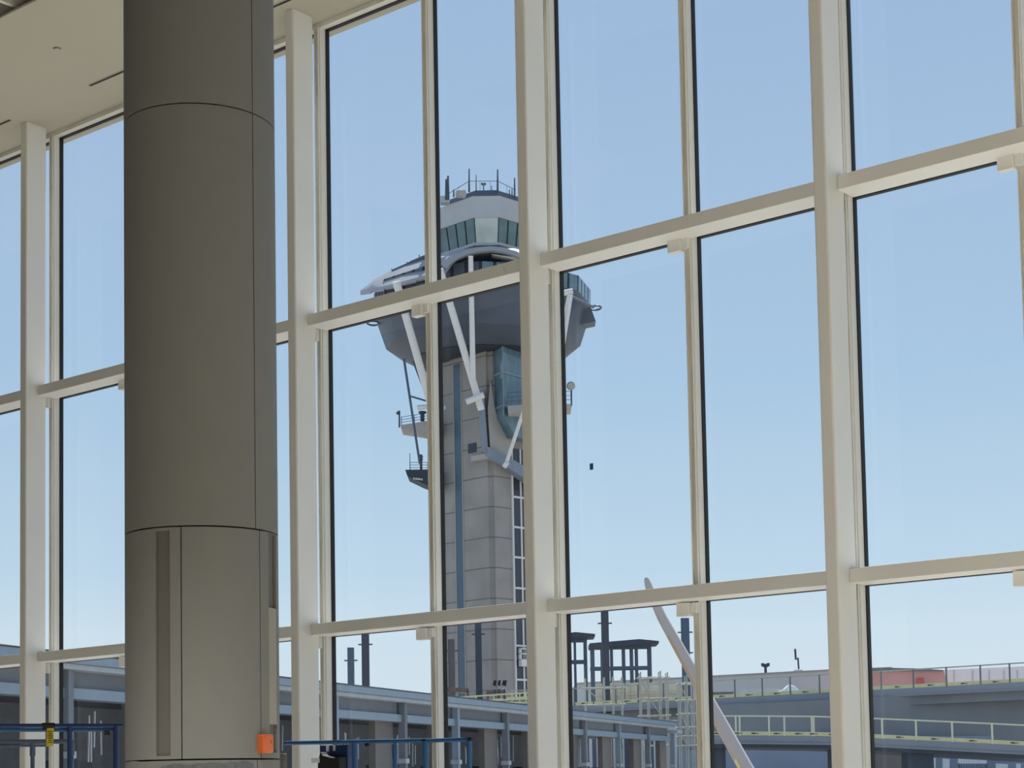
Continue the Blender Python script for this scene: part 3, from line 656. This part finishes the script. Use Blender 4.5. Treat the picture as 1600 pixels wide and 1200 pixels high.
# ------------------------------------------------------------------ elevated roads
def road(name, label, pts, zdeck, wdt, barrier, posts_px, rail_h, rail_m, fascia_h, m_deck, post_m, closed_below):
    """pts: (px, D) along the near edge of a deck at height zdeck(px) ; barrier = height of the lime kerb panels"""
    r = thing(name, label, 'elevated road', VW((0, 0, 0)), YAW)
    def P3(px): 
        for (a, da, za), (b, db, zb) in zip(pts, pts[1:]):
            if a <= px <= b: k = (px-a)/(b-a); D = da+(db-da)*k; v = V(px, 1215, D); v.z = za+(zb-za)*k; return v
    n = len(pts); near = [P3(p[0]) for p in pts]
    far = [v+Vector((v.x*.03, wdt, 0)) for v in near]
    def strip_(off0, off1, y0, y1, m_, nm):
        A0 = [v+Vector((0, y0, off0)) for v in near]; A1 = [v+Vector((0, y0, off1)) for v in near]
        B0 = [v+Vector((0, y1, off0)) for v in near]; B1 = [v+Vector((0, y1, off1)) for v in near]
        mb = MB()
        mb.loft([[A0[i], A1[i], B1[i], B0[i]] for i in range(n)]); return mb.build(nm, m_, r)
    strip_(-.5, 0, 0, wdt, m_deck, 'deck')
    strip_(-.62, -.5, -.15, wdt, roadc, 'deck_edge')
    strip_(-fascia_h, -.62, .9, wdt-.5, roadd if fascia_h > 1 else steelb, 'girder')
    ps = sorted(posts_px)
    for a, b in zip(ps, ps[1:]):
        p, q = P3(a), P3(b)
        if p is None or q is None: continue
        d = (q-p)*.01
        pn = MB().prism([p+d, q-d, q-d+Vector((0, 0, barrier)), p+d+Vector((0, 0, barrier))], (0, .3, 0)).build('barrier_panel', lime, r)
        mid = p.lerp(q, .5)+Vector((0, -.03, barrier*.5)); e = (q-p).normalized()
        MB().bar(mid-e*.22, mid+e*.05, .04, barrier*.3).bar(mid, mid+e*.3, .04, .03).build('vent_slot', steeld, pn)
        MB().bar(p+Vector((0, .1, rail_h)), q+Vector((0, .1, rail_h)), .1, .1).build('hand_rail', rail_m, r)
    for a in ps:
        p = P3(a)
        if p is not None: MB().bar(p+Vector((0, .02, -.03)), p+Vector((0, .02, rail_h)), .11).build('fence_post', post_m, r)
    for px in closed_below:
        p = P3(px); MB().box(p.x-.9, p.x+.9, p.y+2, p.y+4, GZ, p.z-.6).build('pier', steelb, r)
    return r, P3
def zof(px, py, D): return V(px, py, D).z
UP = [(640, 150), (890, 150), (1111, 148), (1294, 145), (1365, 143), (1483, 139), (1660, 133)]
UY = {640: 1112, 890: 1103, 1111: 1091.5, 1294: 1082, 1365: 1078, 1483: 1072, 1660: 1062.5}
upts = [(p, D, zof(p, UY[p], D)) for p, D in UP]
_, UP3 = road('upper_road', 'upper elevated road with a lime kerb and tall fence', upts, 0, 11, .28, [660, 720, 780, 840, 900, 930, 965, 1000, 1040, 1085, 1111, 1152, 1195, 1239, 1285, 1330, 1382, 1432.5, 1484.5, 1538, 1584, 1640], 1.45, scafm, 1.3, roadc, fencem, [700, 980])
LP = [(1093, 127.5), (1133, 127), (1204, 126), (1300, 125), (1365, 124), (1600, 120), (1660, 119)]
LY = {1093: 1149, 1133: 1148.5, 1204: 1149, 1300: 1150, 1365: 1153, 1600: 1164.5, 1660: 1168}
lpts = [(p, D, zof(p, LY[p], D)) for p, D in LP]
road('lower_ramp', 'lower curving road ramp with lime rail and kerb, right side', lpts, 0, 10, .27, [1094, 1152, 1158, 1204, 1228, 1271, 1274, 1330, 1381, 1434, 1490.5, 1553, 1620], 1.36, limer, .86, roadc, limer, [1120, 1330, 1450])
# retaining wall behind the ramp, under the upper road
rw, P_ = vthing('retaining_wall', 'long dark grey wall between the two road levels', 'wall', 1350, 141, None, GZ)
MB().prism([P_(1060, 1105, 6), P_(1365, 1087, 3), P_(1660, 1073, -5), P_(1660, 1160, -5), P_(1365, 1156, 3), P_(1060, 1156, 6)], (0, 1, 0)).build('wall_face', roadd, rw)
MB().prism([P_(1060, 1150, 7), P_(1660, 1150, -4), P_(1660, 1255, -4), P_(1060, 1255, 7)], (0, 1, 0)).build('wall_base', rampb, rw)
for px, x1, ya, yb, D, m_, lab in ((1366, 1411, 1174, 1215, 136.5, hallb, 'grey site panel under the ramp, leftmost'), (1497, 1542, 1180, 1193, 136.5, wsign, 'white site board with a fence below it, under the ramp'), (1473, 1484, 1185, 1215, 136.5, wsign, 'narrow white panel drawn for a bright gap under the ramp, left of the white site board'),
        (1556, 1575, 1193, 1215, 136.5, wsign, 'small white panel drawn for a bright gap under the ramp, right of the white site board'), (1588, 1595, 1193, 1215, 136.5, wsign, 'thin white panel drawn for a bright gap under the ramp at the right edge'), (1426, 1430, 1184, 1215, 136.5, wsign, 'thin white strip drawn for a bright gap under the ramp, first of two'), (1459, 1462, 1184, 1215, 136.5, wsign, 'thin white strip drawn for a bright gap under the ramp, second of two')):  # slim white boards imitate bright gaps in the dark under the ramp
    r, P_ = vthing('site_panel', lab, 'site panel', (px+x1)/2, D, None, GZ)
    MB().prism([P_(px, ya), P_(x1, ya+1), P_(x1, yb), P_(px, yb)], (0, .12, 0)).build('board', m_, r)
    mb = MB()
    for x in ((px+1, x1-1) if x1-px > 8 else ((px+x1)/2,)): mb.bar(P_(x, ya+2, .2), Vector((P_(x, ya, .2).x, .2, 0)), .12)
    if px == 1497:
        for k in range(12): mb.bar(P_(px+1+k*4, 1194), Vector((P_(px+1+k*4, 1194).x, 0, 0)), .06)
    mb.build('support', hallb, r)

# ------------------------------------------------------------------ far terminal, red hall, pale hall
tm, P_ = vthing('terminal_building', 'long grey terminal roof parapet behind the upper road', 'building', 1150, 205, None, GZ)
MB().prism([P_(900, 1068), P_(1110, 1056.5), P_(1340, 1044.5), Vector((P_(1340, 1100).x, 0, 0)), Vector((P_(900, 1100).x, 0, 0))], (0, 14, 0)).build('wall', termm, tm)
MB().prism([P_(900, 1066.8, -.2), P_(1110, 1055.5, -.2), P_(1340, 1043.5, -.2), P_(1340, 1045.5, -.2), P_(1110, 1057.5, -.2), P_(900, 1069, -.2)], (0, 14.4, 0)).build('coping', conc2, tm)
MB().box(P_(1245, 1046).x, P_(1256, 1046).x, 1, 3, P_(1250, 1052).z, P_(1250, 1045.5).z).build('roof_box', termm, tm)
ra, _ = vthing('roof_antenna', 'forked antenna mast on the grey terminal roof', 'antenna', 1201, 207, None, 0); ra.location.z = V(1201, 1052, 207).z
q = 207/FPX; MB().tube((0, 0, 0), (0, 0, 15*q), .16, n=8).bar((-4*q, 0, 11*q), (4*q, 0, 11*q), .2).build('mast', steeld, ra)
for x in (-4.5, 4.5): MB().tube((x*q, 0, 11*q), (x*q, 0, 16*q), .17, n=8).build('prong', steeld, ra)
ra, _ = vthing('roof_antenna', 'thin whip antenna on the grey terminal roof, right of the forked one', 'antenna', 1251, 207, None, 0); ra.location.z = V(1251, 1045.6, 207).z
MB().tube((.15, 0, 0), (.1, 0, 18*q), .1, n=8).tube((-.15, 0, 15*q), (-.2, 0, 32*q), .12, n=8).bar((-.15, 0, 16*q), (.1, 0, 16*q), .1).build('mast', steeld, ra)
rd, P_ = vthing('red_hall', 'pale red clad hall with a grey roof behind the upper road fence', 'building', 1415, 188, None, GZ)
MB().prism([P_(1340, 1046), P_(1392, 1045), P_(1474, 1047.5), P_(1483, 1072), Vector((P_(1483, 1100).x, 0, 0)), Vector((P_(1340, 1100).x, 0, 0))], (0, 12, 0)).build('wall', redm, rd)
MB().prism([P_(1340, 1045.5, -.3), P_(1362, 1043.5, -.3), P_(1392, 1042.3, -.3), P_(1396, 1043.5, -.3), P_(1440, 1044.5, -.3), P_(1474, 1047, -.3), P_(1474, 1048.5, -.3), P_(1340, 1047.5, -.3)], (0, 12.4, 0)).build('roof', roofg, rd)
MB().box(P_(1432, 1060).x, P_(1443, 1060).x, -.2, .1, P_(1438, 1070).z, P_(1438, 1060).z).build('bright_panel', redd, rd)
ph, P_ = vthing('pale_hall', 'pale pinkish white hall behind the fence at the right edge', 'building', 1560, 202, None, GZ)
MB().prism([P_(1476, 1046.5), P_(1600, 1041), P_(1700, 1036), Vector((P_(1700, 1100).x, 0, 0)), Vector((P_(1484, 1100).x, 0, 0)), P_(1484, 1070)], (0, 20, 0)).build('wall', pinkm, ph)
mb = MB()
for x in (1491, 1520, 1546, 1569, 1590): mb.bar(P_(x, 1047, -.05), P_(x, 1070, -.05), .1)
mb.build('panel_joints', termm, ph)
wt = V(1232, 1079, 152)
r, P_ = vthing('wrapped_bundle', 'white wrapped bundle lying behind the lime kerb of the upper road', 'bundle', 1236, 152, None, 0); r.location.z = UP3(1236).z+.01
MB().loft([[(-1.0+k*.0, y, z) for y, z in ((-.5, 0), (-.5, .5), (.5, .5), (.5, 0))] for k in (0,)]+[[(x, y, z) for y, z in ((-.5, 0), (-.5, h), (.5, h), (.5, 0))] for x, h in ((-.4, .75), (0, 1.1), (.5, .95), (1.0, .4))]).build('wrapping', wsign, r, bevel=.08, seg=3)
for a, b, lab in ((1112, 1149, 'stack of brownish timber left of the white bundle on the upper road'), (1160, 1222, 'row of short grey bars beside the white bundle on the upper road')):
    r, P_ = vthing('material_stack', lab, 'material stack', (a+b)/2, 154, None, 0); r.location.z = UP3((a+b)/2).z+.01
    x0, x1 = V(a, 1080, 154).x-V((a+b)/2, 1080, 154).x, V(b, 1080, 154).x-V((a+b)/2, 1080, 154).x
    if b-a < 40:
        mb = MB()
        for k in range(5): mb.box(x0+.05*(k % 2), x1-.08*(k % 2), -.6, .6, .16*k, .16*k+.14)
        mb.build('planks', hallb, r)
    else:
        mb = MB().box(x0, x1, -.05, .05, .1, .18).box(x0, x1, -.05, .05, .55, .62)
        for k in range(20): mb.bar((x0+(x1-x0)*k/19, 0, 0), (x0+(x1-x0)*k/19, 0, .95), .07)
        mb.build('bars', termm, r)

# ------------------------------------------------------------------ formwork, scaffolds, yellow deck, floodlights
for k, (a, b) in enumerate(((931, 957), (958, 976), (977, 998), (1000, 1026), (1027, 1058), (1059, 1082))):
    r, P_ = vthing('formwork_panel', 'beige plywood formwork panel on the road edge below the steel frames, %s from the left' % ordn[k], 'formwork panel', (a+b)/2, 153, 'plywood formwork panels', 0)
    zb_ = UP3((a+b)/2).z+.01; r.location.z = zb_
    MB().prism([P_(a, 1068-.3*k)-Vector((0, 0, zb_)), P_(b-.5, 1067-.3*k)-Vector((0, 0, zb_)), Vector((P_(b-.5, 1090).x, 0, 0)), Vector((P_(a, 1090).x, 0, 0))], (0, .2, 0)).build('sheet', olive, r)
    MB().bar((P_(a, 1090).x, -.1, .9), (P_(b-1, 1090).x, -.1, .9), .12).bar((P_((a+b)/2, 1090).x, -.1, 0), (P_((a+b)/2, 1090).x, -.1, 1.6), .1).build('stiffener', olive, r)
def scaffold(label, px, D, xs_, ytop, dep, levels):
    r, P_ = vthing('scaffold_tower', label, 'scaffold', px, D, None, GZ)
    X_ = [P_(x, 1100).x for x in xs_]
    for x, px_, yt in zip(X_, xs_, ytop):
        for dy in (0, dep): MB().tube((x, dy, 0), (x, dy, P_(px_, yt).z), .05, n=8).build('standard', scafm, r)
    for ly in levels:
        z = P_(px, ly).z; mb = MB()
        for dy in (0, dep): mb.tube((X_[0]-.2, dy, z), (X_[-1]+.2, dy, z), .04, n=8)
        for x in X_: mb.tube((x, 0, z), (x, dep, z), .04, n=8)
        mb.build('ledger', scafm, r)
    mb = MB(); z = [P_(px, ly).z for ly in levels]
    for k in range(len(z)-1): mb.tube((X_[k % (len(X_)-1)], 0, z[k]), (X_[k % (len(X_)-1)+1], 0, z[k+1]), .04, n=6)
    mb.build('brace', scafm, r)
scaffold('scaffold tower in front of the formwork panels, left of the leaning pole', 1022, 128, (1002, 1014.5, 1033, 1044), (1050, 1060, 1048, 1050), 1.5, (1058, 1091, 1118, 1140, 1165))
scaffold('scaffold tower behind the leaning pole, beside the hall end', 1073, 126, (1063, 1074, 1084), (1066, 1054, 1066), 1.5, (1068, 1094, 1115, 1136, 1150, 1165))
scaffold('row of scaffold standards rising behind the eave of the low hall', 935, 127, (915.5, 945, 959, 973), (1060, 1058, 1057, 1058), 1.0, (1075, 1101))
yd, P_ = vthing('yellow_deck', 'yellow railed work deck in front of the tower foot', 'work deck', 765, 140, None, GZ)
MB().prism([P_(697, 1093), P_(840, 1093), P_(840, 1110), P_(697, 1110)], (0, 3, 0)).build('deck', roadd, yd)
mb = MB()
for a, b in (((698, 1091), (840, 1081)), ((760, 1095), (840, 1091)), ((740, 1097), (840, 1098))): mb.bar(P_(*a), P_(*b), .12)
for x in (700, 725, 744, 772, 800, 812, 822, 838): mb.bar(P_(x, 1099), P_(x, 1091-(x-698)*.07), .1)
mb.build('deck_rail', lime, yd)
for a, b, y0, y1 in ((768, 785, 1091, 1096), (790, 804, 1089, 1094), (806, 824, 1088, 1096)): MB().prism([P_(a, y1, 1), P_(b, y1, 1), P_(b+1, y0, 1), P_(a+2, y0+1, 1)], (0, .6, 0)).build('yellow_panel', lime, yd)
MB().box(P_(700, 1080).x, P_(742, 1080).x, 2, 2.2, 0, P_(720, 1092).z).build('skirting', roadd, yd)
for px in (735, 760): MB().box(P_(px-3, 1100).x, P_(px+3, 1100).x, 1, 1.5, 0, P_(px, 1105).z).build('deck_leg', roadd, yd)
rb, P_ = vthing('rusty_barrier', 'rusty brown steel barrier at the tower foot', 'barrier', 725, 146, None, GZ)
mb = MB().bar(P_(699, 1077), P_(732, 1079), .2, .35).bar(P_(760, 1084), P_(790, 1082), .25, .4)
for x in (702, 731, 762, 788): mb.bar(P_(x, 1079), Vector((P_(x, 1080).x, 0, 0)), .2)
mb.build('rail', rust, rb)
for k, (px, w) in enumerate(((773, 3), (780, 2.5), (788, 4))):
    r, P_ = vthing('floodlight', 'black floodlight above the yellow deck at the tower foot, %s of three' % ('leftmost', 'middle one', 'rightmost')[k], 'floodlight', px, 144, 'floodlights above the yellow deck', GZ)
    MB().bar(P_(px, 1076), Vector((0, 0, 0)), .14).build('stand', steeld, r)
    MB().prism([P_(px-w, 1070), P_(px+w*.6, 1072), P_(px+w, 1063), P_(px-w*.5, 1063)], (0, .3, 0)).build('lamp_head', black, r)
    MB().prism([P_(px-w*.7, 1078), P_(px+w*.7, 1078), P_(px+w*.7, 1075), P_(px-w*.7, 1075)], (0, .3, 0)).build('ballast_box', wsign, r)
